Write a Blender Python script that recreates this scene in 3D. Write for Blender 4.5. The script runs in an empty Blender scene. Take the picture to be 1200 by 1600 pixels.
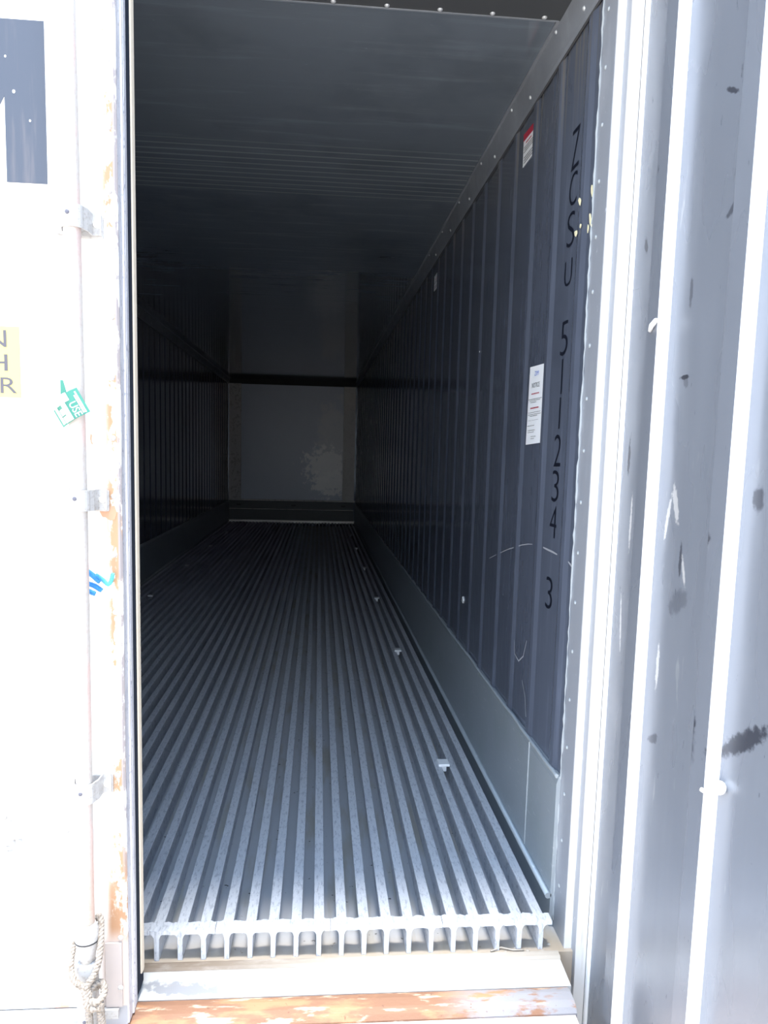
import bpy, bmesh, math, random
from mathutils import Vector, Matrix
random.seed(7)
S = bpy.context.scene
C = S.collection

# ---------------------------------------------------------------- camera
F_PX = 1141.02
cam_d = bpy.data.cameras.new('camera')
cam = bpy.data.objects.new('camera', cam_d); C.objects.link(cam)
cam_d.sensor_fit = 'VERTICAL'; cam_d.sensor_height = 24.0
cam_d.lens = F_PX / 1600 * 24.0
cam_d.shift_x = 9.69 / 1600; cam_d.shift_y = 43.4 / 1600
cam_d.clip_start = .02; cam_d.clip_end = 300
RT = Vector((0.99650363, -0.07959928, 0.02538627))
UP = Vector((-0.01616834, 0.11437937, 0.99330556))
FW = Vector((0.08197007, 0.99024306, -0.11269247))
m = Matrix((RT, UP, -FW)).transposed().to_4x4()
m.translation = Vector((-0.67202, -1.76560, 1.21049))
cam.matrix_world = m
S.camera = cam

# ---------------------------------------------------------------- light and exposure
S.view_settings.view_transform = 'Standard'
S.view_settings.look = 'None'
S.view_settings.gamma = 1.0
S.view_settings.use_curve_mapping = False
S.view_settings.exposure = 1.7
S.cycles.diffuse_bounces = 8; S.cycles.glossy_bounces = 6
W = bpy.data.worlds.new('sky'); S.world = W; W.use_nodes = True
wn = W.node_tree.nodes; wl = W.node_tree.links; wn.clear()
wo = wn.new('ShaderNodeOutputWorld'); wb = wn.new('ShaderNodeBackground')
tc = wn.new('ShaderNodeTexCoord'); sx = wn.new('ShaderNodeSeparateXYZ'); cr = wn.new('ShaderNodeValToRGB')
wl.new(tc.outputs['Generated'], sx.inputs[0]); wl.new(sx.outputs[2], cr.inputs[0])
cr.color_ramp.elements[0].position = 0.0; cr.color_ramp.elements[0].color = (.86, .93, 1.0, 1)
cr.color_ramp.elements[1].position = 0.9; cr.color_ramp.elements[1].color = (.45, .66, 1.0, 1)
wl.new(cr.outputs[0], wb.inputs[0]); wb.inputs[1].default_value = 1.35
wl.new(wb.outputs[0], wo.inputs[0])
sd = bpy.data.lights.new('sun', 'SUN'); sun = bpy.data.objects.new('sun', sd); C.objects.link(sun)
sd.energy = 4.0; sd.angle = math.radians(14.0); sd.color = (1, .965, .91)
SUN_EL = math.radians(87)
sdir = Vector((0.012, -math.cos(SUN_EL), math.sin(SUN_EL)))       # towards the sun
sun.rotation_euler = sdir.to_track_quat('Z', 'Y').to_euler()
sun.location = (0, -4, 6)

# ---------------------------------------------------------------- materials
def mat(name, col, rough=.5, metal=0.0, spec=.5):
    M = bpy.data.materials.new(name); M.use_nodes = True
    b = M.node_tree.nodes['Principled BSDF']
    b.inputs['Base Color'].default_value = (*col, 1)
    b.inputs['Roughness'].default_value = rough
    b.inputs['Metallic'].default_value = metal
    b.inputs['Specular IOR Level'].default_value = spec
    return M
class NT:
    """small node helper on one material, working in world (Position) coordinates"""
    def __init__(s, M):
        s.t = M.node_tree; s.n = s.t.nodes; s.l = s.t.links; s.b = s.n['Principled BSDF']
        s.pos = s.n.new('ShaderNodeNewGeometry').outputs['Position']
        s.col = None
    def map(s, loc=(0,0,0), rot=(0,0,0), sc=(1,1,1)):
        a = s.n.new('ShaderNodeVectorMath'); a.operation = 'SUBTRACT'; a.inputs[1].default_value = loc
        s.l.new(s.pos, a.inputs[0])
        q = s.n.new('ShaderNodeMapping'); q.vector_type = 'POINT'
        q.inputs['Rotation'].default_value = rot; q.inputs['Scale'].default_value = (1,1,1)
        s.l.new(a.outputs[0], q.inputs[0])
        k = s.n.new('ShaderNodeVectorMath'); k.operation = 'MULTIPLY'; k.inputs[1].default_value = sc
        s.l.new(q.outputs[0], k.inputs[0])
        return k.outputs[0]
    def noise(s, sc=(1,1,1), scale=5, detail=4, rough=.6, loc=(0,0,0)):
        o = s.n.new('ShaderNodeTexNoise'); o.inputs['Scale'].default_value = scale
        o.inputs['Detail'].default_value = detail; o.inputs['Roughness'].default_value = rough
        s.l.new(s.map(loc=loc, sc=sc), o.inputs['Vector']); return o.outputs['Fac']
    def ramp(s, f, a, b, va=0.0, vb=1.0):
        o = s.n.new('ShaderNodeMapRange'); o.interpolation_type = 'SMOOTHSTEP'
        o.inputs['From Min'].default_value = a; o.inputs['From Max'].default_value = b
        o.inputs['To Min'].default_value = va; o.inputs['To Max'].default_value = vb
        s.l.new(f, o.inputs['Value']); return o.outputs[0]
    def math(s, op, a, b):
        o = s.n.new('ShaderNodeMath'); o.operation = op
        for i, v in enumerate((a, b)):
            if isinstance(v, (int, float)): o.inputs[i].default_value = v
            else: s.l.new(v, o.inputs[i])
        return o.outputs[0]
    def mix(s, fac, col):
        """lay colour over what is there where fac is high"""
        o = s.n.new('ShaderNodeMix'); o.data_type = 'RGBA'
        if isinstance(fac, (int, float)): o.inputs[0].default_value = fac
        else: s.l.new(fac, o.inputs[0])
        if s.col is None: o.inputs[6].default_value = s.b.inputs['Base Color'].default_value
        else: s.l.new(s.col, o.inputs[6])
        o.inputs[7].default_value = (*col, 1)
        s.col = o.outputs[2]; s.l.new(s.col, s.b.inputs['Base Color']); return s
    def axis(s, i):
        o = s.n.new('ShaderNodeSeparateXYZ'); s.l.new(s.pos, o.inputs[0]); return o.outputs[i]
    def bump(s, f, dist=.002, strength=1.0):
        o = s.n.new('ShaderNodeBump'); o.inputs['Distance'].default_value = dist
        o.inputs['Strength'].default_value = strength
        s.l.new(f, o.inputs['Height'])
        if s.b.inputs['Normal'].is_linked:
            s.l.new(s.b.inputs['Normal'].links[0].from_socket, o.inputs['Normal'])
        s.l.new(o.outputs[0], s.b.inputs['Normal']); return s
    def rough(s, f): s.l.new(f, s.b.inputs['Roughness']); return s
    def spot(s, loc, rot, rad, col, amt=.8, ragged=.7, ns=60):
        """ragged stain of elliptical outline (loc centre, rad radii per axis)"""
        v = s.map(loc=loc, rot=rot, sc=tuple(1/max(r, 1e-4) for r in rad))
        ln = s.n.new('ShaderNodeVectorMath'); ln.operation = 'LENGTH'; s.l.new(v, ln.inputs[0])
        nz = s.noise(scale=ns, detail=3)
        f = s.math('ADD', ln.outputs['Value'], s.math('MULTIPLY', nz, ragged*2))
        f = s.ramp(f, .55+ragged, 1.0+ragged, amt, 0.0)
        return s.mix(f, col)

# dark stainless / gelcoat lining of the cargo space
def lining(name, col, rough, metal, sc):
    M = mat(name, col, rough, metal, .5); t = NT(M)
    n1 = t.noise(sc=sc, scale=9, detail=5); t.mix(t.ramp(n1, .5, .8, 0, .35), tuple(c*2.0 for c in col))
    n2 = t.noise(sc=(1,1,1), scale=2.2, detail=4); t.mix(t.ramp(n2, .45, .75, 0, .4), tuple(c*.5 for c in col))
    n3 = t.noise(sc=tuple(v*6 for v in sc), scale=30, detail=2)
    t.mix(t.ramp(n3, .72, .8, 0, .45), tuple(min(1, c*3.0) for c in col))
    t.rough(t.ramp(n1, .3, .8, rough*.8, rough*1.35))
    return M, t
M_wall, t_wall = lining('lining_wall', (.112, .13, .175), .13, .2, (1, 3, .25))
# dirt runs below the cove moulding
zz = t_wall.axis(2); drip = t_wall.noise(sc=(1, 14, .6), scale=4, detail=3)
t_wall.mix(t_wall.math('MULTIPLY', t_wall.ramp(zz, 2.0, 2.36, 0, .7), t_wall.ramp(drip, .45, .65)), (.22, .20, .17))
t_wall.bump(t_wall.noise(sc=(1, 1, .4), scale=7, detail=3), .004, .5)
M_ceil, t_ceil = lining('lining_ceiling', (.17, .20, .235), .09, .2, (.2, 2, 1))
# fine cross scratches on the ceiling
w = t_ceil.n.new('ShaderNodeTexWave'); w.bands_direction = 'Y'; w.inputs['Scale'].default_value = 5.6
w.inputs['Distortion'].default_value = .12; w.inputs['Detail'].default_value = 1
t_ceil.l.new(t_ceil.pos, w.inputs['Vector'])
yy = t_ceil.axis(1)
band = t_ceil.math('MULTIPLY', t_ceil.ramp(yy, 1.28, 1.36), t_ceil.ramp(yy, 1.86, 1.93, 1, 0))
t_ceil.mix(t_ceil.math('MULTIPLY', t_ceil.math('MULTIPLY', t_ceil.ramp(w.outputs['Fac'], .86, .98), band), .55), (.42, .47, .48))
t_ceil.bump(t_ceil.noise(sc=(.15, 4, 1), scale=3, detail=2), .003, .35)
M_cove, t_cove = lining('cove_metal', (.25, .27, .30), .4, .2, (1, 1, 1))
M_seam = mat('seam_dark', (.02, .021, .024), .7)

M_kick = mat('kick_plate_aluminium', (.34, .38, .41), .42, .35); t = NT(M_kick)
t.mix(t.ramp(t.noise(sc=(1, 1, 1), scale=5, detail=5), .45, .75, 0, .6), (.30, .35, .36))
t.mix(t.ramp(t.noise(sc=(1, .6, 3), scale=40, detail=4), .62, .72, 0, .5), (.55, .58, .6))
t.bump(t.noise(scale=60, detail=4), .0012, .6)
M_alu = mat('scuffed_aluminium', (.66, .68, .72), .48, .2); t = NT(M_alu)
n = t.noise(sc=(3, .8, 1), scale=42, detail=6, rough=.75)
t.mix(t.ramp(n, .50, .62, 0, .8), (.40, .42, .47)); t.mix(t.ramp(t.noise(sc=(1, .5, 1), scale=9, detail=4), .5, .8, 0, .5), (.42, .45, .52))
t.mix(t.ramp(t.noise(sc=(2, 1, 1), scale=90, detail=3), .62, .7, 0, .7), (.85, .87, .9))
t.bump(n, .0018, .8)
M_pan = mat('floor_pan', (.56, .56, .57), .6, .05); t = NT(M_pan)
t.mix(t.ramp(t.noise(sc=(3, .5, 1), scale=5, detail=4), .5, .7, 0, .7), (.46, .42, .34))
t.mix(t.ramp(t.noise(scale=45, detail=3), .68, .74, 0, .9), (.02, .02, .02))
t.mix(t.ramp(t.axis(1), .09, .0, 0, .8), (.36, .28, .19))
M_sill = mat('sill_metal', (.55, .55, .54), .4, .1); t = NT(M_sill)
t.mix(t.ramp(t.noise(sc=(.6, 2, 1), scale=6, detail=5), .55, .7, 0, .4), (.42, .42, .42))
t.spot((-.985, -.09, -.09), (0,0,.1), (.12, .022, .05), (.20, .21, .24), .75, 1.1, 34)
t.spot((-.80, -.10, -.09), (0,0,.1), (.16, .012, .05), (.30, .30, .32), .5, 1.2, 30)
t.mix(t.ramp(t.noise(sc=(.3, 3, 1), scale=14, detail=4), .64, .72, 0, .5), (.45, .30, .18))
M_ledge = mat('ledge_dirty', (.20, .155, .115), .7); t = NT(M_ledge)
t.mix(t.ramp(t.noise(sc=(1, 3, 1), scale=12, detail=5), .45, .7), (.30, .26, .22))
t.mix(t.ramp(t.axis(0), -1.0, -.5, 0, .65), (.50, .46, .40))  # dirt fades paler rightward, strong light painted into the colour
M_rust = mat('rusted_bar', (.22, .115, .07), .75); t = NT(M_rust)
t.mix(t.ramp(t.noise(sc=(.5, 2, 1), scale=11, detail=6), .5, .62, 0, .9), (.36, .19, .10))
t.mix(t.ramp(t.noise(sc=(.4, 2, 1), scale=24, detail=5, loc=(3,0,0)), .56, .64, 0, .85), (.46, .36, .27))
t.mix(t.math('MULTIPLY', t.ramp(t.axis(0), -.38, -.22), t.ramp(t.noise(sc=(.6, 2, 1), scale=18, detail=5), .40, .52)), (.24, .24, .26))
t.mix(t.ramp(t.noise(scale=60, detail=3), .66, .74, 0, .8), (.13, .06, .04))
t.bump(t.noise(sc=(.7, 1, 1), scale=40, detail=5), .003, .8)

M_door = mat('white_door_paint', (.86, .86, .84), .38, 0); t = NT(M_door)
xx, zz = t.axis(0), t.axis(2)
near = t.ramp(xx, -1.128, -1.100)
rn = t.noise(sc=(1, 1, .45), scale=26, detail=6, rough=.7); ln = t.noise(sc=(0, 0, 1), scale=3.1, detail=2, loc=(0, 0, 5))
loc = t.math('ADD', t.math('MULTIPLY', ln, .55), t.math('MULTIPLY', rn, .55))
t.mix(t.math('MULTIPLY', near, t.ramp(loc, .545, .60)), (.40, .235, .13))
t.mix(t.math('MULTIPLY', t.ramp(xx, -1.0895, -1.086), t.ramp(rn, .42, .56)), (.30, .27, .27))
low = t.math('MULTIPLY', t.ramp(zz, .38, .22), t.ramp(xx, -1.135, -1.112))
t.mix(t.math('MULTIPLY', low, t.ramp(rn, .36, .5)), (.36, .20, .11))
t.mix(t.math('MULTIPLY', t.ramp(zz, .03, -.005), t.ramp(t.noise(sc=(1,1,1.5), scale=13, detail=5), .52, .66)), (.66, .34, .24))
t.mix(t.math('MULTIPLY', t.ramp(zz, .16, .11), t.ramp(xx, -1.150, -1.128)), (.50, .42, .38))
M_paint = mat('white_gear_paint', (.42, .415, .41), .5); t = NT(M_paint)
t.mix(t.ramp(t.noise(sc=(1,1,1.4), scale=120, detail=4), .5, .66, 0, .55), (.28, .245, .225))
M_rod = mat('pitted_rod_paint', (.46, .435, .41), .5); t = NT(M_rod)
t.mix(t.ramp(t.noise(sc=(1,1,.8), scale=160, detail=4), .48, .62, 0, .6), (.42, .36, .33))
t.mix(t.math('MULTIPLY', t.ramp(t.noise(sc=(1,1,.3), scale=16, detail=3), .5, .62, 0, .6), t.ramp(t.axis(0), -1.150, -1.125)), (.62, .36, .32))
M_letter = mat('letter_blue_black', (.055, .066, .092), .45); t = NT(M_letter)
t.mix(t.ramp(t.noise(sc=(4,1,.3), scale=12, detail=4), .45, .7, 0, .55), (.13, .12, .13))
M_yellow = mat('sticker_yellow', (.72, .62, .17), .5)
M_faded = mat('sticker_faded', (.86, .80, .52), .5)
M_ink = mat('ink_grey', (.085, .08, .10), .5)
M_strip = mat('aluminium_retainer', (.55, .55, .60), .5, .15); t = NT(M_strip)
t.mix(t.ramp(t.noise(sc=(1,14,.6), scale=14, detail=5), .45, .65, 0, .8), (.80, .80, .82))
t.mix(t.ramp(t.noise(sc=(1,5,1.5), scale=55, detail=4), .58, .66, 0, .7), (.20, .21, .26))
M_botrail = mat('bottom_rail_grey', (.36, .37, .40), .5, .1)
M_rubber = mat('black_rubber', (.022, .028, .042), .9, 0, .1)
M_cream = mat('cream_gasket', (.80, .70, .56), .5)
M_post = mat('frame_stainless', (.33, .35, .39), .35, .2); t = NT(M_post)
t.mix(t.ramp(t.noise(sc=(1,1,.3), scale=9, detail=5), .5, .75, 0, .5), (.50, .52, .56))
t.mix(t.ramp(t.noise(sc=(1,1,.4), scale=70, detail=3), .68, .74, 0, .6), (.7, .72, .75))
M_step = mat('frame_lit_face', (.68, .67, .655), .42, .05); t = NT(M_step)  # outward post steps: paler copy of the frame, daylight put into its colour
t.mix(t.ramp(t.noise(sc=(6,1,.25), scale=14, detail=4), .55, .72, 0, .5), (.42, .36, .26))
M_bead = mat('weld_sealant_bead', (.34, .37, .39), .6); t = NT(M_bead); t.bump(t.noise(scale=120, detail=3), .002, 1)
M_rib_lit = mat('door_rib_lit', (.80, .81, .83), .35, .1)  # daylight on the outward rib faces, painted as a near-white colour
M_dlin = mat('door_lining', (.24, .26, .30), .27, .4); t = NT(M_dlin)
t.mix(t.ramp(t.noise(sc=(1,2,.25), scale=5, detail=3), .45, .8, 0, .3), (.31, .33, .37))
t.mix(t.ramp(t.noise(sc=(1,3,.6), scale=10, detail=3), .68, .78, 0, .35), (.55, .55, .55))
t.mix(t.ramp(t.noise(sc=(1,2.4,.9), scale=19, detail=4, loc=(0,4,0)), .68, .76, 0, .75), (.07, .075, .09))
for (y, z, ry, rz, ang, a) in [(-.33,1.385,.022,.006,0,.95),(-.336,1.373,.012,.012,0,.4),(-.166,1.532,.014,.02,.5,.6),(-.151,1.899,.012,.02,-.4,.6),
    (-.176,1.966,.018,.010,.5,.8),(-.176,2.004,.018,.008,.5,.8),(-.109,1.697,.010,.022,.3,.7),(-.331,1.551,.008,.035,0,.5),(-.481,1.379,.022,.018,0,.7),
    (-.089,1.224,.008,.05,0,.8),(-.173,1.056,.020,.012,-.4,.8),(-.365,1.02,.007,.04,0,.7),(-.493,1.074,.030,.018,.6,.75),(-.369,.936,.05,.025,.6,.35),
    (-.165,.75,.022,.028,.7,.8),(-.18,.72,.018,.02,0,.6),(-.49,.754,.022,.045,.5,.8),(-.625,.745,.10,.020,.62,.85),(-.303,.621,.03,.012,.5,.6),
    (-.491,.69,.03,.06,0,.5),(-.43,1.879,.03,.006,-.5,.8),(-.461,1.667,.03,.010,.5,.6),(-.609,1.157,.02,.025,0,.7)]:
    t.spot((.055, y, z), (ang, 0, 0), (1, ry, rz), (.035, .037, .05), a, .6, 70)
for (y, z, ry, rz, ang) in [(-.33,1.13,.012,.05,.3),(-.30,1.10,.008,.06,-.2),(-.12,1.07,.006,.08,0),(-.10,.83,.005,.09,.1),(-.38,1.0,.006,.04,.3),(-.30,.78,.008,.06,0)]:
    t.spot((.055, y, z), (ang, 0, 0), (1, ry, rz), (.85, .83, .80), .6, .6, 90)
t.bump(t.noise(sc=(1, 1.2, .8), scale=3.2, detail=2), .012, .5)
t.rough(t.ramp(t.noise(sc=(1,2,.5), scale=4, detail=2), .3, .8, .22, .36))
M_paper = mat('white_paper', (.90, .92, .94), .6)
M_red = mat('print_red', (.42, .02, .05), .5)
M_blue = mat('print_blue', (.12, .22, .62), .5)
M_blk = mat('print_black', (.03, .03, .035), .6)
M_pencil = mat('stencil_black', (.006, .008, .016), .8, 0, .1)
M_scratch = mat('scratch', (.34, .35, .38), .6)
M_green = mat('tag_green', (.035, .20, .145), .5)
M_white = mat('plastic_white', (.93, .94, .94), .35)
M_rope = mat('rope_fibre', (.30, .262, .225), .9); t = NT(M_rope)
t.mix(t.ramp(t.noise(scale=140, detail=3), .5, .66, 0, .8), (.15, .12, .09)); t.bump(t.noise(scale=300, detail=2), .002, 1)
M_brope = mat('blue_rope', (.03, .22, .52), .6); t = NT(M_brope)
t.mix(t.ramp(t.axis(0), -1.125, -1.10), (.10, .48, .50))
M_bpanel = mat('bulkhead_panel', (.46, .49, .55), .4, .1); t = NT(M_bpanel)
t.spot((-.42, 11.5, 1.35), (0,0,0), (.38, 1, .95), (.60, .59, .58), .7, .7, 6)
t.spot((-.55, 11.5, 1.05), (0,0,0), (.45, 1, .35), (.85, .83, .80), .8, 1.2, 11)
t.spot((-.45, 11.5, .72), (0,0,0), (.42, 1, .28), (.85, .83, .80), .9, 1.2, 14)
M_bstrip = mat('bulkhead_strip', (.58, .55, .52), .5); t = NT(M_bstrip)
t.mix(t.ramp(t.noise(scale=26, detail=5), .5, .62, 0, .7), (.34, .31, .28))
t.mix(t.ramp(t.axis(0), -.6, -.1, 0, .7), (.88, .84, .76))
M_bsill = mat('bulkhead_bright_strip', (.72, .70, .64), .35, .3)
M_outer = mat('container_outside_white', (.78, .78, .76), .5)
M_conc = mat('yard_concrete', (.60, .52, .44), .85); t = NT(M_conc)
t.mix(t.ramp(t.noise(scale=1.5, detail=8), .4, .7, 0, .6), (.48, .42, .35)); t.mix(t.ramp(t.noise(scale=90, detail=3), .6, .7, 0, .4), (.25, .24, .22))
M_rivet = mat('rivet_metal', (.50, .52, .54), .4, .3)

# ---------------------------------------------------------------- mesh helpers
class MB:
    def __init__(s): s.v = []; s.f = []; s.sm = []
    def add(s, vs, fs, smooth=False):
        o = len(s.v); s.v += [tuple(v) for v in vs]
        for f in fs: s.f.append([i+o for i in f]); s.sm.append(smooth)
        return s
    def box(s, a, b, rz=0, c=None):
        x0,y0,z0 = a; x1,y1,z1 = b
        vs = [(x0,y0,z0),(x1,y0,z0),(x1,y1,z0),(x0,y1,z0),(x0,y0,z1),(x1,y0,z1),(x1,y1,z1),(x0,y1,z1)]
        return s.add(vs, [(0,3,2,1),(4,5,6,7),(0,1,5,4),(1,2,6,5),(2,3,7,6),(3,0,4,7)])
    def prism(s, poly, axis, a, b, smooth=False, caps=True):
        """poly: list of 2D points in the plane normal to axis (x: (y,z); y: (x,z); z: (x,y))"""
        def P(q, t):
            return {'x': (t, q[0], q[1]), 'y': (q[0], t, q[1]), 'z': (q[0], q[1], t)}[axis]
        n = len(poly); vs = [P(q, a) for q in poly] + [P(q, b) for q in poly]
        s.add(vs, [(i, (i+1) % n, n+(i+1) % n, n+i) for i in range(n)], smooth)
        if caps:
            o = len(s.v) - 2*n
            s.f.append([o+i for i in range(n)][::-1]); s.sm.append(False)
            s.f.append([o+n+i for i in range(n)]); s.sm.append(False)
        return s
    def tube(s, pts, r, seg=12, caps=True, smooth=True):
        pts = [Vector(p) for p in pts]; rs = r if isinstance(r, (list, tuple)) else [r]*len(pts)
        vs = []; up = None
        for i, p in enumerate(pts):
            d = (pts[min(i+1, len(pts)-1)] - pts[max(i-1, 0)]).normalized()
            if up is None:
                up = d.orthogonal().normalized()
            up = (up - d*up.dot(d)).normalized(); sd_ = d.cross(up)
            for k in range(seg):
                a = 2*math.pi*k/seg; vs.append(p + (up*math.cos(a) + sd_*math.sin(a))*rs[i])
        fs = []
        for i in range(len(pts)-1):
            for k in range(seg):
                fs.append((i*seg+k, i*seg+(k+1) % seg, (i+1)*seg+(k+1) % seg, (i+1)*seg+k))
        s.add(vs, fs, smooth)
        if caps:
            o = len(s.v)-len(vs)
            s.f.append([o+k for k in range(seg)][::-1]); s.sm.append(False)
            s.f.append([o+len(vs)-seg+k for k in range(seg)]); s.sm.append(False)
        return s
    def dome(s, c, r, h, n=(0,-1,0), seg=14, rings=4, flat=0.0):
        """button head standing h high on direction n"""
        n = Vector(n).normalized(); u = n.orthogonal().normalized(); w = n.cross(u); c = Vector(c)
        vs = []; fs = []
        for j in range(rings+1):
            a = (math.pi/2)*j/rings
            rr = r*(math.cos(a)*(1-flat)+flat) if j < rings else r*flat; hh = h*math.sin(a)
            for k in range(seg):
                t_ = 2*math.pi*k/seg; vs.append(c + n*hh + (u*math.cos(t_)+w*math.sin(t_))*max(rr, 1e-5))
        for j in range(rings):
            for k in range(seg): fs.append((j*seg+k, j*seg+(k+1) % seg, (j+1)*seg+(k+1) % seg, (j+1)*seg+k))
        fs.append(tuple(rings*seg+k for k in range(seg)))
        return s.add(vs, fs, True)
    def build(s, name, M, parent=None, bevel=0, kind=None, origin=True, label=None, cat=None, group=None):
        me = bpy.data.meshes.new(name)
        vs = s.v; org = Vector((0,0,0))
        if origin:
            xs = [v[0] for v in vs]; ys = [v[1] for v in vs]; zs = [v[2] for v in vs]
            org = Vector(((min(xs)+max(xs))/2, (min(ys)+max(ys))/2, min(zs)))
        me.from_pydata([tuple(Vector(v)-org) for v in vs], [], s.f)
        for p, q in zip(me.polygons, s.sm): p.use_smooth = q
        bm = bmesh.new(); bm.from_mesh(me)
        bmesh.ops.recalc_face_normals(bm, faces=bm.faces); bm.to_mesh(me); bm.free()
        me.materials.append(M)
        o = bpy.data.objects.new(name, me); C.objects.link(o)
        o.location = org
        if parent is not None:
            o.parent = parent; o.location = org - world_loc(parent)
        if bevel:
            b = o.modifiers.new('bevel', 'BEVEL'); b.width = bevel; b.segments = 2; b.limit_method = 'ANGLE'
        if kind: o['kind'] = kind
        if label: o['label'] = label
        if cat: o['category'] = cat
        if group: o['group'] = group
        return o
def world_loc(o):
    v = o.location.copy()
    while o.parent: o = o.parent; v += o.location
    return v
def empty(name, loc, label=None, cat=None, group=None, kind=None):
    o = bpy.data.objects.new(name, None); C.objects.link(o); o.location = loc; o.empty_display_size = .05
    for k, v in (('label', label), ('category', cat), ('group', group), ('kind', kind)):
        if v: o[k] = v
    return o
def text_mb(txt, M4, size=1.0, sx=1.0, offset=0.0, align='LEFT'):
    """flat text mesh; M4 maps text plane (x,y,0) to the world"""
    cu = bpy.data.curves.new('t', 'FONT'); cu.body = txt; cu.size = size; cu.align_x = align; cu.offset = offset if len(txt) > 1 else -.012
    cu.resolution_u = 4
    o = bpy.data.objects.new('t', cu); C.objects.link(o)
    bpy.context.view_layer.update()
    dg = bpy.context.evaluated_depsgraph_get()
    me = bpy.data.meshes.new_from_object(o.evaluated_get(dg))
    b = MB(); b.add([M4 @ Vector((v.co.x*sx, v.co.y, v.co.z)) for v in me.vertices], [tuple(p.vertices) for p in me.polygons])
    bpy.data.objects.remove(o); bpy.data.curves.remove(cu); bpy.data.meshes.remove(me)
    return b
def basis(o, ux, uy, uz):
    M4 = Matrix((Vector(ux), Vector(uy), Vector(uz))).transposed().to_4x4(); M4.translation = Vector(o); return M4
def fit_text(txt, x0, x1, z0, z1, mapf):
    """text whose outline box is fitted to x0..x1, z0..z1 then mapped by mapf(a,b)->world"""
    b = text_mb(txt, Matrix.Identity(4))
    xs = [v[0] for v in b.v]; ys = [v[1] for v in b.v]
    ax, bx, ay, by = min(xs), max(xs), min(ys), max(ys)
    b.v = [tuple(mapf(x0+(v[0]-ax)/(bx-ax)*(x1-x0), z0+(v[1]-ay)/(by-ay)*(z1-z0))) for v in b.v]
    return b

# ---------------------------------------------------------------- the setting
WID, LEN = 2.29, 11.58
PAN = -.08
def zc(y): return 2.425 + .0091*max(y, 0)          # ceiling height along the box
g = MB().box((-40, -40, -.62), (40, 40, -.42)); g.build('ground', M_conc, kind='structure')

# right wall: shallow vertical ribs every 24 cm, dark lining
RIB0, RIBP = .165, .2405
def wall_profile(x, sgn, y0, y1):
    pts = [(x, y0)]; k = 0
    while True:
        c = RIB0 + RIBP*k
        if c + .05 > y1: break
        pts += [(x, c-.038), (x+sgn*.006, c-.012), (x+sgn*.006, c+.012), (x, c+.038)]; k += 1
    pts.append((x, y1)); return pts
def wall(name, x, sgn, y0):
    prof = wall_profile(x, sgn, y0, LEN+.01)
    b = MB(); n = len(prof)
    back = [(x-sgn*.10, LEN+.01), (x-sgn*.10, y0)]
    poly = prof + back
    b.prism(poly, 'z', PAN-.06, 2.56)
    return b.build(name, M_wall, kind='structure')
wr = wall('wall_right', 0.0, -1, .091)
wlft = wall('wall_left', -WID, 1, .091)
# hand stencilled container number, one figure above the other
mb = MB()
for ch, za, zb, yc in [('Z',2.097,1.993,.247),('C',1.984,1.898,.25),('S',1.883,1.792,.252),('U',1.758,1.689,.255),('5',1.596,1.504,.259),
                       ('1',1.494,1.398,.262),('1',1.389,1.302,.264),('2',1.286,1.196,.266),('3',1.185,1.096,.269),('4',1.085,.993,.271),('3',.877,.784,.276)]:
    wch = .030 if ch != '1' else .005
    q = fit_text(ch, yc+wch, yc-wch, zb, za, lambda a, b_: (-.0012, a, b_)); mb.add(q.v, q.f)
mb.build('painted_number', M_pencil, wr)
# scratches and specks on the right wall
def ribbon(pts, w, x=-.0015):
    b = MB(); vs = []
    for i, (y, z) in enumerate(pts):
        d = Vector((pts[min(i+1, len(pts)-1)][0]-pts[max(i-1, 0)][0], pts[min(i+1, len(pts)-1)][1]-pts[max(i-1, 0)][1])).normalized()
        ww = w*(.35+.65*math.sin(math.pi*(i+.5)/len(pts)))
        n_ = Vector((-d.y, d.x))*ww/2
        vs += [(x, y+n_.x, z+n_.y), (x, y-n_.x, z-n_.y)]
    return b.add(vs, [(2*i, 2*i+1, 2*i+3, 2*i+2) for i in range(len(pts)-1)])
b = ribbon([(1.02,.828),(.822,.88),(.74,.90),(.662,.916),(.58,.934),(.506,.946),(.46,.951)], .004)
q = ribbon([(.35,.955),(.315,.954),(.26,.953),(.22,.951)], .006); b.add(q.v, q.f)
q = ribbon([(.12,.945),(.10,.940),(.093,.936)], .006, -.004); b.add(q.v, q.f)
q = ribbon([(.62,.62),(.60,.56),(.55,.55),(.50,.58),(.47,.64)], .006); b.add(q.v, q.f)
q = ribbon([(.50,.50),(.46,.46),(.44,.40),(.40,.42)], .005); b.add(q.v, q.f)
b.build('scratch', M_scratch, wr, label='pale curved scratch')
def flake(c, ry, rz, rot, nrm=-.003, n=7):
    ps = []
    for k in range(n):
        a = 2*math.pi*k/n + random.uniform(-.25, .25); rr = random.uniform(.6, 1.1)
        y, z = ry*rr*math.cos(a), rz*rr*math.sin(a)
        ps.append((c[0]+y*math.cos(rot)-z*math.sin(rot), c[1]+y*math.sin(rot)+z*math.cos(rot)))
    return ps
for (y, z, ry, rz, rot, x) in [(.104,1.888,.010,.020,-.5,-.0005),(.165,1.882,.010,.014,-.7,-.0095),(.104,1.818,.008,.028,-.4,-.0005),(.182,1.806,.014,.008,.4,-.0095),
                               (.150,1.816,.006,.006,0,-.0095),(.118,1.80,.004,.012,0,-.0005)]:
    MB().prism(flake((y, z), ry, rz, rot), 'x', x, x-.0012).build('sticker_remnant', M_faded, wr, label='torn pale sticker scrap')
for (y, z, ry, rz) in [(1.354,1.663,.012,.006),(1.50,.568,.022,.018),(1.62,.46,.006,.010)]:
    MB().prism(flake((y, z), ry, rz, 0), 'x', -.0003, -.004).build('white_speck', M_white, wr)

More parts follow.
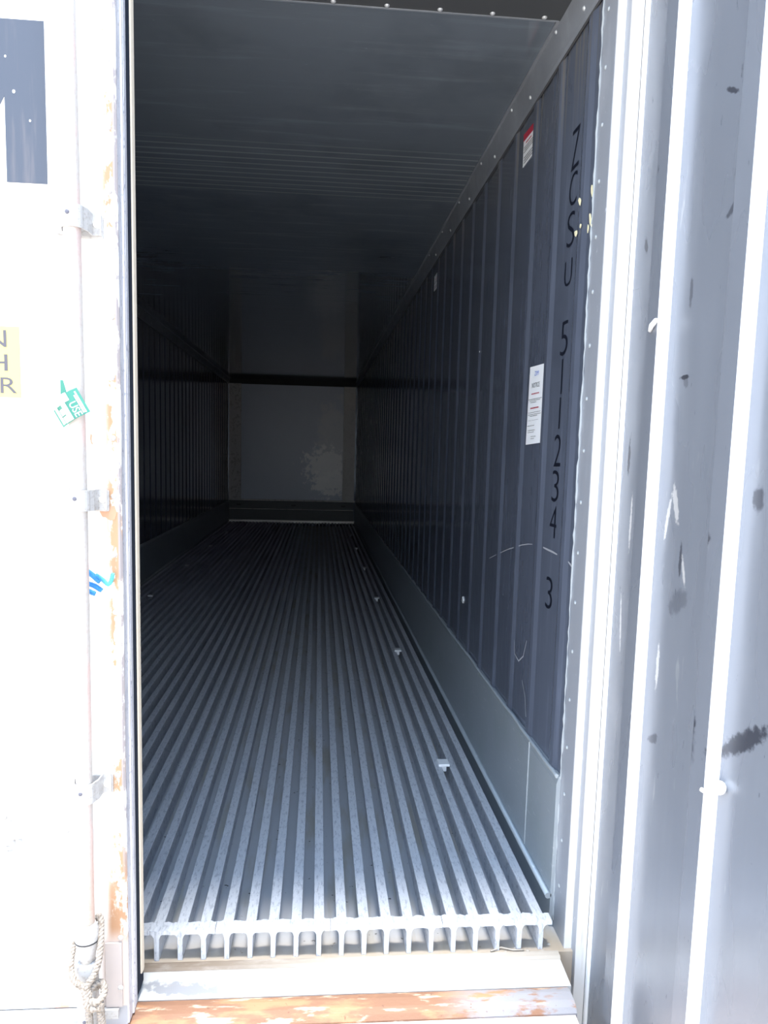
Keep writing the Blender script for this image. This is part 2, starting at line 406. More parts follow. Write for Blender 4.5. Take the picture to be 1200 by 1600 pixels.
# kick plates of both walls
def kick(name, x, sgn, n):
    e = MB().prism([(x-sgn*.004, PAN+.001), (x+sgn*.012, PAN+.001), (x+sgn*.012, .335), (x+sgn*.006, .356), (x-sgn*.004, .362)], 'y', .093, LEN-.02)
    o = e.build('trim_%d' % n, M_kick, kind='structure')
    bd = MB(); pts = []
    for i in range(70):
        yy_ = .10 + (LEN-.2)*(i/69)**1.6; pts.append((x+sgn*.008, yy_, .356+random.uniform(-.003, .003)))
    bd.tube(pts, .006, 6).build('weld_bead', M_bead, o)
    MB().tube([(x+sgn*.018, .093, .012), (x+sgn*.018, LEN-.05, .012)], .009, 10).build('edge_rail', M_kick, o)
    if n == 1:
        MB().box((x-.0145, .350, .02), (x-.011, .354, .352)).build('seam_strip', M_bead, o)
    return o
kick('trim_right', 0, -1, 1); kick('trim_left', -WID, 1, 2)

# ceiling with the riveted front strip and cove mouldings
b = MB(); y0, y1 = .091, LEN+.01
vs = [(-WID-.1,y0,zc(y0)),(.1,y0,zc(y0)),(.1,y1,zc(y1)),(-WID-.1,y1,zc(y1)),(-WID-.1,y0,2.66),(.1,y0,2.66),(.1,y1,2.66),(-WID-.1,y1,2.66)]
b.add(vs, [(0,3,2,1),(4,5,6,7),(0,1,5,4),(1,2,6,5),(2,3,7,6),(3,0,4,7)])
ceil = b.build('ceiling', M_ceil, kind='structure')
fs = MB().add([(-WID+.02,.088,zc(.09)-.006),(-.024,.088,zc(.09)-.006),(-.024,.362,zc(.36)-.006),(-WID+.02,.362,zc(.36)-.006),
               (-WID+.02,.088,zc(.09)+.004),(-.024,.088,zc(.09)+.004),(-.024,.362,zc(.36)+.004),(-WID+.02,.362,zc(.36)+.004)],
              [(0,3,2,1),(4,5,6,7),(0,1,5,4),(1,2,6,5),(2,3,7,6),(3,0,4,7)])
strip = fs.build('trim_3', M_cove, kind='structure')
strip.data.materials[0] = M_front = mat('ceiling_front_strip', (.075, .08, .085), .5, .2)
MB().box((-WID+.03, .360, zc(.36)-.008), (-.03, .365, zc(.36)+.002)).build('edge_bead', M_cove, strip)
for i in range(15):
    MB().dome((-.074-.145*i, .350, zc(.35)-.006), .0075, .005, (0,0,-1), 10, 3).build('rivet', M_rivet, strip)
def cove(n, x, sgn):
    b = MB(); ys = [.093, LEN-.02]; vs = []
    prof = [(x-sgn*.002, -.088), (x+sgn*.006, -.090), (x+sgn*.010, -.080), (x+sgn*.026, -.006), (x+sgn*.034, -.004), (x+sgn*.034, .003), (x-sgn*.002, .003)]
    for y in ys: vs += [(px, y, zc(y)+dz) for px, dz in prof]
    k = len(prof)
    b.add(vs, [(i, (i+1) % k, k+(i+1) % k, k+i) for i in range(k)] + [tuple(range(k)), tuple(range(k, 2*k))])
    o = b.build('trim_%d' % n, M_cove, kind='structure')
    for i in range(24):
        y = .20 + .48*i
        if y > LEN-.1: break
        MB().dome((x+sgn*.014, y, zc(y)-.062), .0065, .005, (sgn*1, 0, -.3), 10, 3).build('rivet', M_rivet, o)
        MB().dome((x+sgn*.024, y+.2, zc(y)-.012), .006, .005, (sgn*1, 0, -.3), 10, 3).build('rivet', M_rivet, o)
    l = MB(); l.tube([(x+sgn*.004, .095, zc(.1)-.092), (x+sgn*.004, LEN-.03, zc(LEN)-.092)], .0035, 6).build('seam', M_seam, o)
    return o
cove(4, 0, -1); cove(5, -WID, 1)

# back wall: evaporator bulkhead with side strips, slotted base and bright bottom strip
bw = MB().box((-WID-.1, LEN+.01, PAN-.06), (.1, LEN+.11, 2.66)).build('wall_back', M_wall, kind='structure')
MB().box((-2.06, LEN-.05, .40), (-.245, LEN+.008, zc(LEN)-.095)).build('bulkhead_panel', M_bpanel, bw)
MB().box((-2.285, LEN-.01, zc(LEN)-.095), (-.005, LEN+.009, zc(LEN)-.001)).build('air_gap_shade', M_seam, bw)  # dark box standing in for the shade inside the air gap
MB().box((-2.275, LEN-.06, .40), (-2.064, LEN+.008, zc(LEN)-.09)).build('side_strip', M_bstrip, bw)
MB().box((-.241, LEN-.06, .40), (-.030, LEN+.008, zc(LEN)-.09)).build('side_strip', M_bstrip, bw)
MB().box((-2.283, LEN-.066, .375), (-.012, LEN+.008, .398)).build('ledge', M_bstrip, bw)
low = MB().box((-2.275, LEN-.045, .03), (-.03, LEN+.008, .373)).build('base_panel', M_front, bw)
for xx_ in (-2.10, -1.12, -.22):
    MB().box((xx_-.04, LEN-.049, .285), (xx_+.04, LEN-.044, .31)).build('slot', M_seam, bw)
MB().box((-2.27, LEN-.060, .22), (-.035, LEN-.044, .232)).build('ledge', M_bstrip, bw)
MB().box((-2.28, LEN-.10, -.02), (-.012, LEN+.008, .028)).build('bottom_strip', M_bsill, bw)

# floor: pan with the T section panels standing on it
fl = MB().box((-WID-.1, -.012, PAN-.10), (.1, LEN+.01, PAN)).build('floor', M_pan, kind='structure')
PIT, X0 = .05876, -.0648
def tbar(b, x, ya, yb):
    w, h = .0135, .0060
    prof = [(x-h, PAN+.0002), (x+h, PAN+.0002), (x+h*.92, -.017), (x+h+.003, -.010), (x+w, -.0065), (x+w, -.001), (x+w-.001, 0),
            (x-w+.001, 0), (x-w, -.001), (x-w, -.0065), (x-h-.003, -.010), (x-h*.92, -.017)]
    b.prism(prof, 'y', ya, yb)
idx = 0
for p in range(8):
    nb = 5 if p < 7 else 3
    b = MB(); xs = [X0 - PIT*(idx+i) for i in range(nb)]; idx += nb
    for x in xs: tbar(b, x, .002, LEN-.11)
    # front cross strip tying the tops together, slightly wavy edge with rounded arches below
    xa, xb = xs[0]+PIT/2-.0008, xs[-1]-PIT/2+.0008
    offs = [-.0232, -.018, -.0135, -.0105, -.0082, -.0070, -.0062, -.0060, 0, .0060, .0062, .0070, .0082, .0105, .0135, .018, .0232]
    xl = sorted({round(v, 5) for v in [xa, xb]+[x+o_ for x in xs for o_ in offs] if min(xa, xb) <= v <= max(xa, xb)})
    N = len(xl)-1; vs = []
    for x in xl:
        dd = min(abs(x-q) for q in xs)
        if dd < .0061: arch = PAN+.0005
        elif dd < .0145: arch = -.0095-.0125*max(0, 1-(dd-.0062)/.0075)**2.2
        else: arch = -.0095
        wv = .0012*math.sin(x*173)+.001*math.sin(x*411+1)
        vs += [(x, -.001+wv*.6, .0012+wv), (x, .034+wv*2, .0016), (x, .034+wv*2, -.0085), (x, .0012, arch), (x, -.0012+wv*.6, arch)]
    fs_ = []
    for i in range(N):
        a, c = i*5, (i+1)*5
        fs_ += [(a, a+1, c+1, c), (a+1, a+2, c+2, c+1), (a+2, a+3, c+3, c+2), (a+3, a+4, c+4, c+3), (a+4, a, c, c+4)]
    fs_ += [(0,1,2,3,4), tuple(N*5+k for k in range(5))]
    b.add(vs, fs_)
    b.build('t_bar_panel', M_alu, fl)
# dirt crumbs near the corner of the sill
for (x, y, r) in [(-.06,-.01,.008),(-.035,.02,.006),(-.10,-.005,.007),(-.045,.04,.006),(-.13,.01,.005),(-.16,-.008,.006)]:
    MB().dome((x, y, PAN-.0005), r, r*.6, (0,0,1), 6, 2).build('debris_crumb', M_ledge, fl)
MB().tube([(-.20,-.006,PAN+.003),(-.17,.004,PAN+.006),(-.14,-.004,PAN+.003),(-.11,-.006,PAN+.004)], .0022, 6).build('debris_twig', M_ledge, fl)

# door sill
sl = MB().prism([(-.012, PAN-.10), (-.012, PAN-.001), (-.016, PAN+.003), (-.030, PAN+.003), (-.036, PAN-.003), (-.122, PAN-.012), (-.122, PAN-.10)], 'x', -WID-.1, -.022)
sill = sl.build('trim_6', M_sill, kind='structure')
MB().prism([(-.0115, PAN-.02), (-.0115, PAN+.0036), (-.0165, PAN+.0042), (-.031, PAN+.0038), (-.037, PAN-.002), (-.0368, PAN-.02)], 'x', -1.6, -.021).build('ledge', M_ledge, sill)
MB().prism([(-.123, -.20), (-.123, -.094), (-.132, -.087), (-.15, -.084), (-.175, -.086), (-.192, -.092), (-.200, -.102), (-.200, -.20)], 'x', -WID-.1, -.034).build('rusty_bar', M_rust, sill)
MB().prism([(-.2005, -.40), (-.2005, -.106), (-.252, -.112), (-.252, -.40)], 'x', -WID-.1, -.038).build('face_plate', M_door, sill)
MB().box((-WID-.1, -.012, -.40), (.1, LEN+.1, PAN-.101)).build('undercarriage', M_outer, sill)

# header and the right hand door post (stepped stainless frame)
hd = MB().prism([(.091, 2.44), (.02, 2.44), (.02, 2.47), (-.03, 2.47), (-.03, 2.50), (-.17, 2.50), (-.17, 2.70), (.091, 2.70)], 'x', -WID-.1, .11)  # outer overhang, out of view, extended to shade the post tops
hd.v = [v if v[0] < 0 else ((.04 if v[1] < -.031 else v[0]), v[1], v[2]) for v in hd.v]
hd.build('trim_7', M_post, kind='structure')
def post(n, sx_, x0):
    X = lambda v: x0 + sx_*v
    o = MB().prism([(X(0), .091), (X(0), .006), (X(.020), .004), (X(.020), -.0285), (X(.048), -.0305), (X(.11), -.0305), (X(.11), .091)], 'z', PAN-.32, 2.70).build('trim_%d' % n, M_post, kind='structure')
    f1 = MB().box((min(X(.0005), X(.0205)), .001, PAN-.32), (max(X(.0005), X(.0205)), .0045, 2.44)).build('front_face', M_step, o, label='narrow step of the post, daylight painted on')
    f2 = MB().box((min(X(.0198), X(.048)), -.0345, PAN-.32), (max(X(.0198), X(.048)), -.029, 2.47)).build('front_face', M_step, o, label='wide step of the post, daylight painted on')
    pts = [(X(-.001), .094+random.uniform(-.003, .002), PAN+.02+i*.02) for i in range(124)]
    MB().tube(pts, [.0022+random.uniform(-.0012, .002) for _ in pts], 6).build('weld_bead', M_bead, o)
    for i in range(18):
        z = .06+.131*i
        MB().dome((X(0), .062, z), .0055, .003, (-sx_, 0, 0), 10, 3).build('rivet', M_bead, o)
    return o
post(8, 1, 0); post(9, -1, -WID)

# ---------------------------------------------------------------- left door, closed (outer face towards the camera)
YO = -.21
XE = -1.080
d1 = MB().prism([(XE-.004, YO), (XE, YO+.004), (XE, -.205+.001), (XE-.006, -.20), (XE-.006, -.106), (-2.36, -.106), (-2.36, YO)], 'z', -.032, 2.62).build('door_1', M_door, kind='structure')
# retainer profile, black gasket and cream lip on the door edge
MB().prism([(XE-.007, -.204), (XE, -.204), (XE, -.176), (XE+.0035, -.174), (XE+.0035, -.168), (XE, -.166), (XE, -.160), (XE+.0025, -.158), (XE+.002, -.139), (XE-.007, -.137)], 'z', -.080, 2.62).build('edge_profile', M_strip, d1)
MB().prism([(XE-.007, -.1368), (XE-.001, -.1368), (XE+.001, -.104), (XE+.0005, -.072), (XE-.012, -.070), (XE-.04, -.1055)], 'z', -.075, 2.60).build('gasket', M_rubber, d1)
MB().prism([(XE-.002, -.1035), (XE+.0045, -.1035), (XE+.0055, -.088), (XE+.004, -.077), (XE-.002, -.075)], 'z', -.036, 2.58).build('gasket_lip', M_cream, d1, label='cream coloured sealing lip')
MB().box((-2.34, -.205, -.086), (XE-.004, -.11, -.0325)).build('bottom_seal', M_botrail, d1)
MB().box((-2.36, -.222, -.055), (XE-.02, -.2105, -.034)).build('bottom_rail', M_paint, d1)
MB().box((-1.128, YO-.005, -.0315), (XE-.012, YO-.0005, .122)).build('corner_plate', mat('corner_plate_grey', (.42, .37, .35), .55), d1)
for z in (1.963, 1.840, 1.719, 1.597, 1.476, 1.357, 1.235, 1.115, .993, .870, .748, .628, .509, .384, .258, .132, .015, 2.084, 2.205, 2.326):
    yb = YO if z > .13 else YO-.005
    MB().dome((-1.0955, yb, z), .0062, .004, (0,-1,0), 12, 3).build('rivet', M_paint, d1)
# painted letter whose right leg shows at the picture's edge
Lx0, Lx1, Lz0, Lz1 = -1.62, -1.213, 1.727, 2.026; st = .077
mid = (Lx0+Lx1)/2
poly = [(Lx0, Lz0), (Lx0, Lz1), (Lx0+.115, Lz1), (mid, Lz0+.075), (Lx1-.115, Lz1), (Lx1, Lz1), (Lx1, Lz0), (Lx1-st, Lz0), (Lx1-st, Lz1-.135), (mid+.045, Lz0), (mid-.045, Lz0), (Lx0+st, Lz1-.135), (Lx0+st, Lz0)]
b = MB()
def quadstrip(a):
    b.prism(a, 'y', YO-.0012, YO+.0002)
quadstrip([(Lx0, Lz0), (Lx0, Lz1), (Lx0+st, Lz1), (Lx0+st, Lz0)])
quadstrip([(Lx1-st, Lz0), (Lx1-st, Lz1), (Lx1, Lz1), (Lx1, Lz0)])
quadstrip([(Lx0+st, Lz1), (Lx0+st+.03, Lz1), (mid+.04, Lz0), (mid-.04, Lz0), (Lx0+st, Lz1-.14)])
quadstrip([(Lx1-st, Lz1), (Lx1-st-.03, Lz1), (mid-.04, Lz0), (mid+.04, Lz0), (Lx1-st, Lz1-.14)])
b.build('painted_letter', M_letter, d1)
for (x, z, r) in [(-1.272,1.895,.003),(-1.243,1.843,.002),(-1.286,1.958,.002)]:
    MB().prism([(x+r*math.cos(k), z+r*math.sin(k)*1.2) for k in range(6)], 'y', YO-.0016, YO-.001).build('paint_chip', M_white, d1)
b = MB().prism([(-1.128,1.092),(-1.117,1.089),(-1.103,1.094),(-1.094,1.096),(-1.090,1.082),(-1.093,1.068),(-1.103,1.064),(-1.112,1.071),(-1.119,1.072),(-1.123,1.080)], 'y', YO-.001, YO+.0005)
b.build('rust_patch', mat('rust_patch', (.50, .28, .18), .8), d1)
b = MB().prism([(-1.140,1.244),(-1.137,1.240),(-1.138,1.228),(-1.135,1.221),(-1.1385,1.222),(-1.141,1.232)], 'y', YO-.001, YO+.0005)
b.build('rust_patch', bpy.data.materials['rust_patch'], d1)

# yellow caution sticker, faded second sticker
ys = MB().box((-1.640, YO-.0014, 1.311), (-1.275, YO-.0002, 1.451)).build('caution_sticker', M_yellow, label='yellow height warning sticker with grey lettering on the white door', cat='sticker')
def ymap(a, c): return (a, YO-.0020, c)
for txt, x0, x1, z0, z1 in [('CAUTION', -1.585, -1.300, 1.410, 1.444), ("9'6\" HIGH", -1.585, -1.299, 1.363, 1.398), ('CONTAINER', -1.630, -1.282, 1.319, 1.351)]:
    fit_text(txt, x0, x1, z0, z1, ymap).build('printed_line', M_ink, ys)
MB().box((-1.62, YO-.0014, .557), (-1.313, YO-.0002, .656)).build('faded_sticker', M_faded, label='faded pale yellow sticker low on the white door', cat='sticker')

# locking rod with its three guide brackets
RX, RY, RR = -1.152, -.262, .0165
def rx(z): return -1.149 - .0045*abs(z-1.0) if z > 1.0 else -1.149 - .003*(1.0-z)
MB().tube([(rx(z), RY, z) for z in (2.60, 2.0, 1.65, 1.1, .8, .41, .19)], RR, 20).build('locking_rod', M_rod, d1)
def bracket(z, tilt=0):
    e = MB(); x = rx(z); hh = .021
    # saddle strap following over the rod
    prof = [(-.052, -.225), (-.030, -.225)]
    prof_o = []
    for k in range(13):
        a = math.pi*k/12; prof_o.append((-.0225*math.cos(a), RY-.0215*math.sin(a)*.95))
    outer = [(-.044, YO-.013), (-.0275, YO-.013)] + [(-.0265, RY+.010)] + prof_o + [(.0265, RY+.010), (.0275, YO-.013), (.044, YO-.013)]
    inner = [(p[0]*.9 if abs(p[0]) < .03 else p[0], p[1]+.0045) for p in outer]
    n_ = len(outer); vs = []
    for s_ in (-1, 1):
        for (px, py) in outer: vs.append((x+px, py, z+s_*hh))
        for (px, py) in inner: vs.append((x+px, py, z+s_*hh))
    o2 = 2*n_; fs = []
    for i in range(n_-1):
        fs += [(i, i+1, o2+i+1, o2+i), (n_+i, n_+i+1, o2+n_+i+1, o2+n_+i), (i, i+1, n_+i+1, n_+i), (o2+i, o2+i+1, o2+n_+i+1, o2+n_+i)]
    fs += [(0, n_, o2+n_, o2), (n_-1, 2*n_-1, o2+2*n_-1, o2+n_-1)]
    e.add(vs, fs)
    br = e.build('rod_bracket', M_paint, d1)
    MB().box((x-.047, YO-.0085, z-.025), (x+.046, YO-.0005, z+.019)).build('base_plate', M_paint, br, bevel=.003)
    for s_ in (-1, 1):
        MB().dome((x+s_*.0345, YO-.0130, z), .0068, .006, (0,-1,0), 12, 3, .6).build('bolt', M_white, br)
    MB().dome((x-.002, RY-.0205, z+.004), .0042, .0014, (0,-1,0), 12, 2, .7).build('rivet', mat('rivet_dark', (.10,.10,.13), .5), br)
for z in (1.652, 1.109, .498): bracket(z)
# rod end: bell cap and flat cam bar
MB().tube([(rx(.2), RY, z) for z in (.205, .196, .190, .168, .150, .134, .118)], [.018, .021, .0245, .0250, .0215, .0175, .016], 20).build('rod_end_cap', M_paint, d1)
MB().tube([(rx(.2), RY, .1685), (rx(.2), RY, .1655)], .0254, 20).build('cap_groove', M_seam, d1)
cb = MB().box((rx(.1)-.020, RY-.016, -.20), (rx(.1)+.022, RY+.012, .120)).build('cam_bar', M_paint, d1, bevel=.006)
MB().dome((rx(.1)-.004, RY-.0158, -.015), .0042, .0014, (0,-1,0), 12, 2, .7).build('rivet', bpy.data.materials['rivet_dark'], d1)
for z in (.075, .0, -.03):
    MB().box((rx(.1)-.030, YO-.035, z-.006), (rx(.1)-.018, YO-.004, z+.004)).build('keeper_lug', M_paint, d1)
# door handle end with its catch at the picture's left edge
hb = MB().prism([(-1.75, .368), (-1.75, .402), (-1.345, .405), (-1.290, .396), (-1.262, .386), (-1.285, .381), (-1.340, .372)], 'y', YO-.022, YO-.012).build('door_handle', M_paint, d1, bevel=.002)
MB().prism([(-1.40, .455), (-1.322, .452), (-1.304, .446), (-1.3075, .428), (-1.297, .414), (-1.310, .400), (-1.330, .386), (-1.40, .380)], 'y', YO-.042, YO-.030).build('handle_catch', M_paint, hb, bevel=.003)
MB().dome((-1.320, YO-.0425, .440), .0075, .006, (0,-1,0), 12, 3, .5).build('bolt', M_paint, hb)
MB().tube([(-1.298, YO-.016, .378), (-1.296, YO-.018, .368), (-1.302, YO-.018, .356), (-1.312, YO-.018, .349), (-1.325, YO-.016, .347)], .0042, 8).build('catch_loop', M_paint, hb)
MB().tube([(-1.312, YO-.016, .378), (-1.310, YO-.018, .368), (-1.316, YO-.018, .360), (-1.326, YO-.018, .358)], .004, 8).build('catch_loop', M_paint, hb)
MB().dome((-1.2075, YO, .384), .0068, .005, (0,-1,0), 12, 3, .5).build('bolt', M_paint, d1)
MB().box((-1.40, YO-.010, .383), (-1.345, YO-.0005, .397)).build('handle_foot', M_paint, d1)

# ---------------------------------------------------------------- right door, open, its inner lining towards the camera
XD = .055
Y1 = -1.20
d2 = MB().box((XD+.012, Y1, -.33), (XD+.115, -.0375, 2.62)).build('door_2', M_outer, kind='structure')
lin = MB().box((XD, Y1+.02, -.32), (XD+.0125, -.046, 2.55)).build('inner_lining', M_dlin, d2)
for k in range(4):
    ya = -.190-.3125*k
    r_ = MB().prism([(XD+.002, ya), (XD-.024, ya-.003), (XD-.0255, ya-.006), (XD-.0255, ya-.0555)] + [(XD-.0235, ya-.0575), (XD+.002, ya-.0585)], 'z', -.112, 2.47)
    rb_ = r_.build('lining_rib', M_dlin, lin, label='raised vertical rib of the lining')
    MB().prism([(XD-.0255, ya-.0560), (XD+.001, ya-.0592), (XD+.001, ya-.0605), (XD-.0262, ya-.0575)], 'z', -.113, 2.471).build('rib_lit_face', M_rib_lit, rb_, label='outward face of the rib, daylight painted on')
MB().prism([(XD-.006, -.036), (XD+.004, -.0365), (XD+.010, -.050), (XD+.002, -.052), (XD-.006, -.046)], 'z', -.325, 2.56).build('gasket', M_white, d2, label='pale edge gasket')
MB().prism([(XD-.0055, -.0355), (XD+.03, -.0355), (XD+.03, -.032), (XD-.004, -.0325)], 'z', -.325, 2.56).build('gasket_base', M_rubber, d2)
# white plug and bent tie stuck on the ribs
pl = MB(); pl.dome((.046, -.578, .642), .013, .016, (-.35, -1, .1), 14, 5)
pl.tube([(.045, -.584, .640), (.036, -.578, .634), (.027, -.570, .630), (.024, -.560, .630)], .0042, 8)
pl.build('plug', M_white, d2, label='white plastic plug on the rib')
MB().tube([(.026, -.220, 1.492), (.022, -.235, 1.500), (.024, -.252, 1.509)], [.004, .0055, .0048], 8).build('plug', M_white, d2, label='white plastic tie end')

# ---------------------------------------------------------------- container outside skin (closes the box)
MB().box((.1005, .0, -.40), (.13, LEN+.16, 2.72)).build('trim_10', M_outer, kind='structure')
MB().box((-WID-.13, .0, -.40), (-WID-.1005, LEN+.16, 2.72)).build('trim_11', M_outer, kind='structure')

# ---------------------------------------------------------------- papers on the right wall
def wallmap(TL, TR, BR, BL, x):
    def f(u, v):   # u 0..1 left to right, v 0..1 bottom to top
        a = Vector(BL).lerp(Vector(BR), u); b_ = Vector(TL).lerp(Vector(TR), u); q = a.lerp(b_, v)
        return (x, q.x, q.y)
    return f
TL, TR, BR, BL = (.576,1.508), (.420,1.502), (.432,1.266), (.586,1.262)
f0 = wallmap(TL, TR, BR, BL, -.0012); f1 = wallmap(TL, TR, BR, BL, -.0024); f2 = wallmap(TL, TR, BR, BL, -.0031)
b = MB(); b.add([f0(0,0),f0(1,0),f0(1,1),f0(0,1),f1(0,0),f1(1,0),f1(1,1),f1(0,1)], [(0,1,2,3),(4,5,6,7),(0,1,5,4),(1,2,6,5),(2,3,7,6),(3,0,4,7)])
ns = b.build('notice_sheet', M_paper, label='tall white paper notice with blue, black and red print on the dark ribbed wall', cat='notice')
fit_text('ZIM', .36, .64, .875, .93, f2).build('printed_heading', M_blue, ns)
fit_text('NOTICE', .22, .74, .725, .785, f2).build('printed_heading', M_blk, ns)
def dashes(f, rows, seed=3):
    b = MB(); rnd = random.Random(seed)
    for (u0, u1, v, h) in rows:
        u = u0
        while u < u1-.01:
            w_ = min(rnd.uniform(.03, .09), u1-u)
            b.add([f(u, v), f(u+w_, v), f(u+w_, v+h), f(u, v+h)], [(0,1,2,3)]); u += w_+.012
    return b
dashes(f2, [(.22,.74,.64,.014)]).build('printed_red_line', M_red, ns)
dashes(f2, [(.20,.78,.455,.016)], 5).build('printed_red_line', M_red, ns)
dashes(f2, [(.05,.95,.575,.006),(.12,.84,.556,.006),(.2,.6,.535,.006),(.06,.92,.405,.006),(.06,.95,.380,.006),(.22,.72,.360,.006),(.1,.8,.305,.003),(.06,.55,.235,.007),(.12,.60,.175,.006),(.12,.55,.150,.006),(.35,.7,.092,.006),(.35,.58,.065,.006)], 9).build('printed_lines', M_blk, ns)
def small_label(name, TL, TR, BR, BL, label, red, group=None):
    g0 = wallmap(TL, TR, BR, BL, -.0008); g1 = wallmap(TL, TR, BR, BL, -.0018); g2 = wallmap(TL, TR, BR, BL, -.0024)
    b = MB(); b.add([g0(0,0),g0(1,0),g0(1,1),g0(0,1),g1(0,0),g1(1,0),g1(1,1),g1(0,1)], [(0,1,2,3),(4,5,6,7),(0,1,5,4),(1,2,6,5),(2,3,7,6),(3,0,4,7)])
    o = b.build(name, M_paper, label=label, cat='label')
    if red:
        MB().add([g2(0,.78),g2(1,.78),g2(1,1),g2(0,1)], [(0,1,2,3)]).build('red_header', M_red, o)
    dashes(g2, [(.25,.75,.64,.05)], 2).build('printed_red_line', M_red, o)
    dashes(g2, [(.08,.92,.54,.035),(.08,.92,.47,.035),(.08,.92,.40,.035),(.12,.9,.22,.04),(.12,.9,.14,.04),(.12,.9,.06,.04)], 4).build('printed_lines', M_ink, o)
    return o
small_label('warning_label', (.787,2.300), (.651,2.288), (.664,2.192), (.785,2.194), 'small white label with a red top edge, nearest on the upper right wall', True)
small_label('warning_label', (2.715,2.290), (2.555,2.290), (2.555,2.205), (2.715,2.205), 'dim grey label far along the upper right wall', False)

# ---------------------------------------------------------------- white plastic clips between the T bars
names_r = ['white plastic clip on the right floor bars, nearest to the doorway', 'second white clip from the doorway on the right floor bars',
           'third white clip from the doorway on the right floor bars', 'fourth white clip from the doorway on the right floor bars',
           'fifth white clip from the doorway on the right floor bars', 'farthest white clip on the right floor bars near the back wall']
names_l = ['nearest white clip on the left floor bars, beside the door edge', 'second white clip on the left floor bars',
           'third white clip on the left floor bars', 'farthest white clip on the left floor bars near the back wall']
def clip_mb(x, y):
    b = MB().box((x-.0215, y-.026, .0006), (x+.0215, y+.026, .0110)); return b.box((x-.010, y-.020, -.022), (x+.010, y+.020, .0006))
first = None
def place_clip(x, y, label):
    global first
    if first is None:
        first = clip_mb(x, y).build('floor_clip', M_white, bevel=.0015); o = first
    else:
        o = first.copy(); C.objects.link(o); o.location = (x, y, first.location.z)
    o['label'] = label; o['category'] = 'clip'; o['group'] = 'white clips on the floor bars'
XR = X0-1.5*PIT; XL_ = X0-34.5*PIT
for i, nme in enumerate(names_r): place_clip(XR-.006, .995+1.7077*i, nme)
for i, nme in zip((2,3,4,5), names_l): place_clip(-2.062, .995+1.7077*i, nme)

# ---------------------------------------------------------------- ropes
def smooth_path(pts, n):
    pts = [Vector(p) for p in pts]; out = []
    ext = [pts[0]*2-pts[1]] + pts + [pts[-1]*2-pts[-2]]
    segs = len(pts)-1
    for i in range(n+1):
        t_ = i/n*segs; k = min(int(t_), segs-1); u = t_-k
        a, b_, c, d = ext[k:k+4]
        out.append(.5*((2*b_)+(c-a)*u+(2*a-5*b_+4*c-d)*u*u+(3*b_-a-3*c+d)*u**3))
    return out
def twisted(mb, pts, r, pitch=.022, strands=3, n=90):
    path = smooth_path(pts, n); up = None; L = 0
    lines = [[] for _ in range(strands)]
    for i, p in enumerate(path):
        d = (path[min(i+1, n)]-path[max(i-1, 0)]).normalized()
        if up is None: up = d.orthogonal().normalized()
        up = (up-d*up.dot(d)).normalized(); s_ = d.cross(up)
        if i: L += (p-path[i-1]).length
        for k in range(strands):
            a = 2*math.pi*(L/pitch+k/strands); rr = r*.5*(1+random.uniform(-.06, .06))
            lines[k].append(p+(up*math.cos(a)+s_*math.sin(a))*rr)
    for l in lines: mb.tube(l, r*.56, 7)
b = MB()
cx, cy = rx(.16), RY
loop = []
for k in range(15):   # loop round the bell cap, dipping at the front
    a = math.radians(-70+k*340/14); loop.append((cx+.034*math.sin(a+.6)+.002, cy-.032*math.cos(a+.6)*1.0, .128-.048*math.cos(a+.6)*.75+.022*math.sin(a+.6)))
twisted(b, [(-1.124, -.262, .060), (-1.135, -.286, .072), (-1.158, -.296, .086), (-1.176, -.288, .105), (-1.184, -.262, .130), (-1.180, -.236, .150), (-1.150, -.230, .185), (-1.131, -.236, .200), (-1.122, -.262, .175), (-1.120, -.283, .140), (-1.127, -.294, .110), (-1.140, -.300, .088), (-1.136, -.304, .066)], .0068, n=220)
twisted(b, [(-1.150, -.296, .082), (-1.138, -.306, .062), (-1.120, -.304, .052), (-1.110, -.290, .062), (-1.116, -.280, .078), (-1.132, -.290, .080), (-1.142, -.306, .060), (-1.132, -.310, .044), (-1.116, -.304, .040)], .0072, n=140)
twisted(b, [(-1.136, -.304, .058), (-1.138, -.302, .030), (-1.137, -.300, -.005), (-1.137, -.300, -.04), (-1.144, -.300, -.075), (-1.154, -.298, -.115), (-1.150, -.298, -.17)], .0075, n=130)
twisted(b, [(-1.114, -.302, .050), (-1.114, -.300, .020), (-1.111, -.300, -.01), (-1.113, -.300, -.04), (-1.104, -.300, -.075), (-1.098, -.298, -.12), (-1.102, -.298, -.19)], .0078, n=130)
b.build('knotted_rope', M_rope, label='beige twisted rope knotted round the foot of the locking rod, two ends hanging', cat='rope')
b = MB()
twisted(b, [(-1.150, -.226, .962), (-1.138, -.222, .951), (-1.124, -.221, .938)], .0055, .012, n=30)
twisted(b, [(-1.150, -.222, .934), (-1.135, -.220, .928), (-1.121, -.221, .919)], .0050, .012, n=30)
twisted(b, [(-1.152, -.234, .925), (-1.140, -.230, .917), (-1.132, -.228, .913)], .0050, .012, n=30)
twisted(b, [(-1.129, -.227, .952), (-1.118, -.224, .943), (-1.107, -.222, .932), (-1.100, -.222, .940), (-1.097, -.222, .955)], .0040, .012, n=50)
b.build('blue_rope_scrap', M_brope, label='scrap of bright blue rope behind the locking rod', cat='rope')

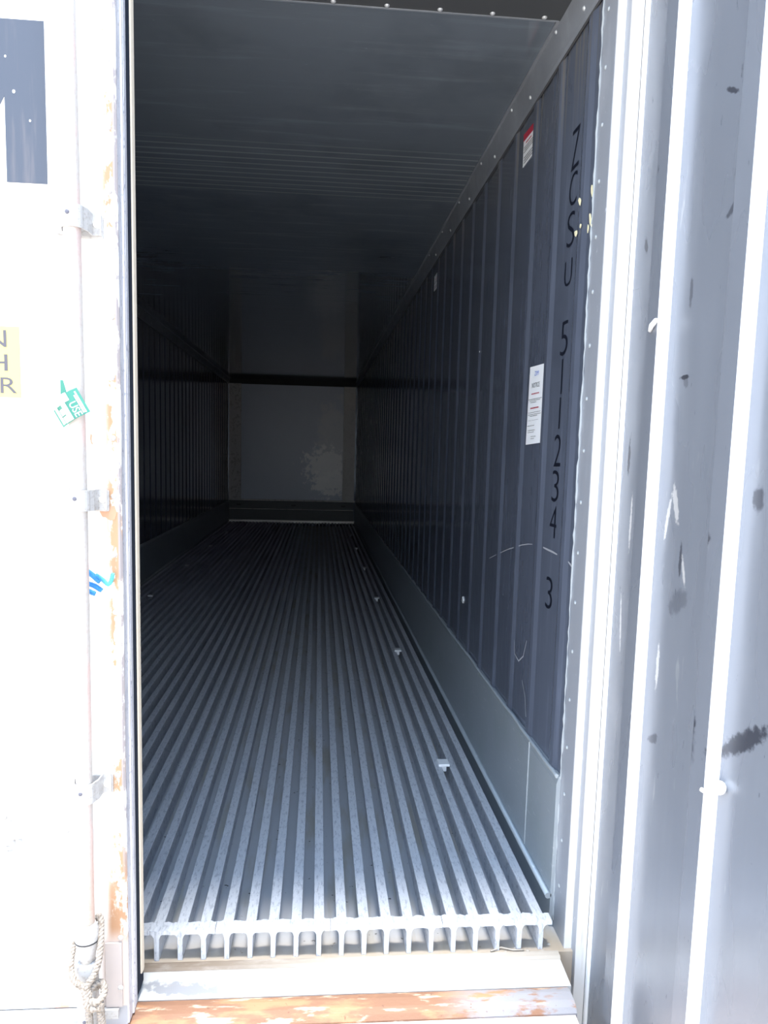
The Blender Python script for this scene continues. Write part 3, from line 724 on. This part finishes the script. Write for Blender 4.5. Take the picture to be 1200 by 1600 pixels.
# ---------------------------------------------------------------- green tag folded round the rod
ZY = -.292
def tagf(s_, t_):
    """s along the printing direction (down right), t across to the left edge; 0..1"""
    A, B = Vector((-1.143, 1.329)), Vector((-1.1175, 1.284))     # long edge with small print, top to bottom
    Cc = Vector((-.054, -.032))                                   # towards the lower left
    q = A.lerp(B, s_) + Cc*t_
    bulge = .010*math.sin(math.pi*min(1, max(0, t_))) 
    y = -.284 - bulge + .016*max(0, t_-.5)
    return Vector((q.x, y, q.y))
def patch(f, s0, s1, t0, t1, off=0.0, n=8):
    b = MB(); vs = []
    for i in range(n+1):
        for j in range(n+1):
            p = f(s0+(s1-s0)*i/n, t0+(t1-t0)*j/n); p.y -= off; vs.append(p)
    b.add(vs, [(i*(n+1)+j, i*(n+1)+j+1, (i+1)*(n+1)+j+1, (i+1)*(n+1)+j) for i in range(n) for j in range(n)]); return b
b = patch(tagf, 0, 1, 0, 1); b2 = patch(tagf, 0, 1, 0, 1, -.0012); b.add(b2.v, b2.f)
n8 = 9
def edge_idx():
    e = [i*n8 for i in range(n8)] + [8*n8+j for j in range(1, n8)] + [i*n8+8 for i in range(7, -1, -1)] + [j for j in range(7, 0, -1)]
    return e
e = edge_idx(); N2 = n8*n8
for a_, c_ in zip(e, e[1:]+e[:1]): b.f.append([a_, c_, N2+c_, N2+a_]); b.sm.append(False)
tag = b.build('green_tag', M_green, label='green and white printed tag folded round the locking rod', cat='tag')
def tf(off): 
    def f(u, v):
        p = tagf(u, v); p.y -= off; return p
    return f
ft = tf(.0012)
fit_text('USE', .42, .97, .42, .20, lambda a, c: ft(a, c)).build('printed_word', M_white, tag)
b = MB(); rnd = random.Random(5)
for row in (.07, .13):
    s_ = .10 if row < .1 else .22
    while s_ < .92:
        w_ = rnd.uniform(.02, .05); b.add([ft(s_, row), ft(s_+w_, row), ft(s_+w_, row+.045), ft(s_, row+.045)], [(0,1,2,3)]); s_ += w_+.016
b.build('small_print', M_white, tag)
patch(tagf, .10, .98, .50, .66, .0014).build('white_band', M_white, tag)
patch(tagf, .44, .68, .68, .80, .0014).build('white_block', M_white, tag)
patch(tagf, .73, .97, .68, .80, .0014).build('white_block', M_white, tag)
patch(tagf, .30, .95, .83, .93, .0014).build('white_block', M_white, tag)
patch(tagf, -.01, .30, .34, .98, .0014).build('white_block', M_white, tag)
MB().prism([(-1.171, 1.342), (-1.166, 1.342), (-1.158, 1.312), (-1.171, 1.312)], 'y', -.290, -.288).build('folded_corner', M_green, tag)
